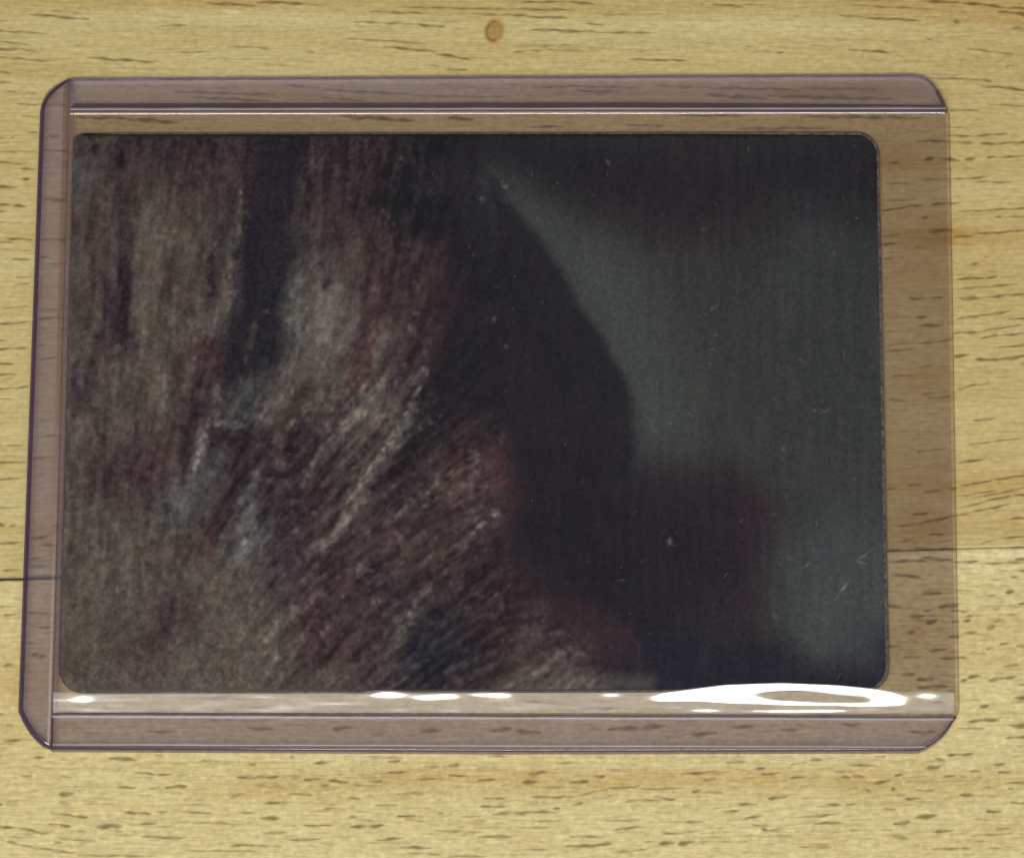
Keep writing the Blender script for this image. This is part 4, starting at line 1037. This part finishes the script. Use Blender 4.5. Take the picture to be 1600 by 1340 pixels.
lum -= (26 + 10 * vnoise(PH, PW, 200, 7, 77, 2)) * np.clip((214.5 + 2.0 * vnoise(PH, PW, 300, 6, 78, 2) - PV) / 4, 0, 1)
hue = vnoise(PH, PW, 45, 26, 57, 2)
art = art + lum[..., None] * np.array([1.0, .97, .90])
rs = np.clip(strand, -14, 14) * zone
art = art + rs[..., None] * np.array([.0, .04, -.07])
art = art + hue[..., None] * np.array([1.5, 0.2, -0.6]) * np.clip(1 - calm, .25, 1)[..., None]
grey = art.mean(-1, keepdims=True)
art = grey + (art - grey) * (1 - .30 * zone[..., None])
art = np.clip((art - 46) * 1.10 + 46.0, 20, 190)
PG = 1.30                              # print seen through the sheet: base colour of the ink itself
art_lin = np.clip(lin(art) * PG * np.array([1.0, 1.0, 0.99]) - 0.008, 0.0025, 0.8)

# face mesh, row by row inside a rounded outline slightly inside the stock's edge
fa_ = rounded([(116, 210), (1369, 209.5), (1384.5, 1077), (92.5, 1081)], [1.0, 2.5, 2.6, 2.9], 10)
poly = np.array(fa_)
ys = np.linspace(poly[:, 1].max() - 1e-3, poly[:, 1].min() + 1e-3, 400)
ys = np.unique(np.concatenate([ys, poly[:, 1].max() - np.array([.01, .03, .06, .1]), poly[:, 1].min() + np.array([.01, .03, .06, .1])]))[::-1]


def extents(y):
    xs = []
    n = len(poly)
    for i in range(n):
        (x0, y0), (x1, y1) = poly[i - 1], poly[i]
        if (y0 > y) != (y1 > y):
            xs.append(x0 + (x1 - x0) * (y - y0) / (y1 - y0))
    return (min(xs), max(xs)) if xs else (0, 0)


ext = np.array([extents(y) for y in ys])
ragl = rng.normal(0, .03, len(ys))
ragr = rng.normal(0, .03, len(ys))
nc = 560
sv = np.linspace(0, 1, nc)
Xc = (ext[:, :1] + ragl[:, None]) * (1 - sv) + (ext[:, 1:] + ragr[:, None]) * sv
Yc = np.repeat(ys[:, None], nc, 1)
ragt = rng.normal(0, .035, nc)
Yc[0] += ragt
Yc[-1] += rng.normal(0, .02, nc)
Uc, Vc = to_uv(Xc, Yc, CZ1)
Cc = sample(art_lin, Uc - 80, Vc - 190)
# rubbed, chipped margin of the ink
v = np.stack([Xc, Yc, np.full_like(Xc, CZ1 + 0.006)], -1).reshape(-1, 3)
me = mesh_np('printed_face', v * MM, grid_faces(len(ys), nc, 0, True))
at = me.color_attributes.new('print', 'FLOAT_COLOR', 'POINT')
cc = np.ones((len(v), 4), np.float32)
cc[:, :3] = Cc.reshape(-1, 3)
at.data.foreach_set('color', cc.ravel())
link('printed_face', me, card, [PRINT])

# ------------------------------------------------------------------ dust on the sheet
DUSTM, nt, out = new_mat('pale_dust')
b = nt.nodes.new('ShaderNodeBsdfPrincipled')
tc = nt.nodes.new('ShaderNodeTexCoord')
c = ramp(nt, noise_node(nt, tc.outputs['Object'], 1.0, 2, .5, (900, 900, 900)), [(0.3, (.12, .12, .12)), (0.7, (.32, .31, .30))])
nt.links.new(c, b.inputs['Base Color'])
b.inputs['Roughness'].default_value = 0.9
nt.links.new(b.outputs[0], out.inputs[0])
bm = bmesh.new()
r3 = np.random.default_rng(5)
for k in range(90):
    u, vv = r3.uniform(120, 1380), r3.uniform(215, 1060)
    if k % 2:
        u = r3.uniform(700, 1380)
    x, y = P(u, vv, ZT + .02)
    L = r3.uniform(.03, .12) if k % 5 else r3.uniform(.25, .7)
    w = r3.uniform(.02, .045) if k % 5 else .014
    th = r3.uniform(0, 3.14)
    h = .018
    d = np.array([math.cos(th), math.sin(th)])
    n = np.array([-d[1], d[0]])
    ring_ = [bm.verts.new(((x + q[0]) * MM, (y + q[1]) * MM, (ZT + .012) * MM)) for q in (d * L, n * w, -d * L, -n * w)]
    tp = bm.verts.new((x * MM, y * MM, (ZT + .012 + h) * MM))
    for i in range(4):
        bm.faces.new((ring_[i], ring_[(i + 1) % 4], tp))
me = bpy.data.meshes.new('dust')
bm.to_mesh(me)
bm.free()
dust = link('dust', me, front, [DUSTM])
dust['kind'] = 'stuff'
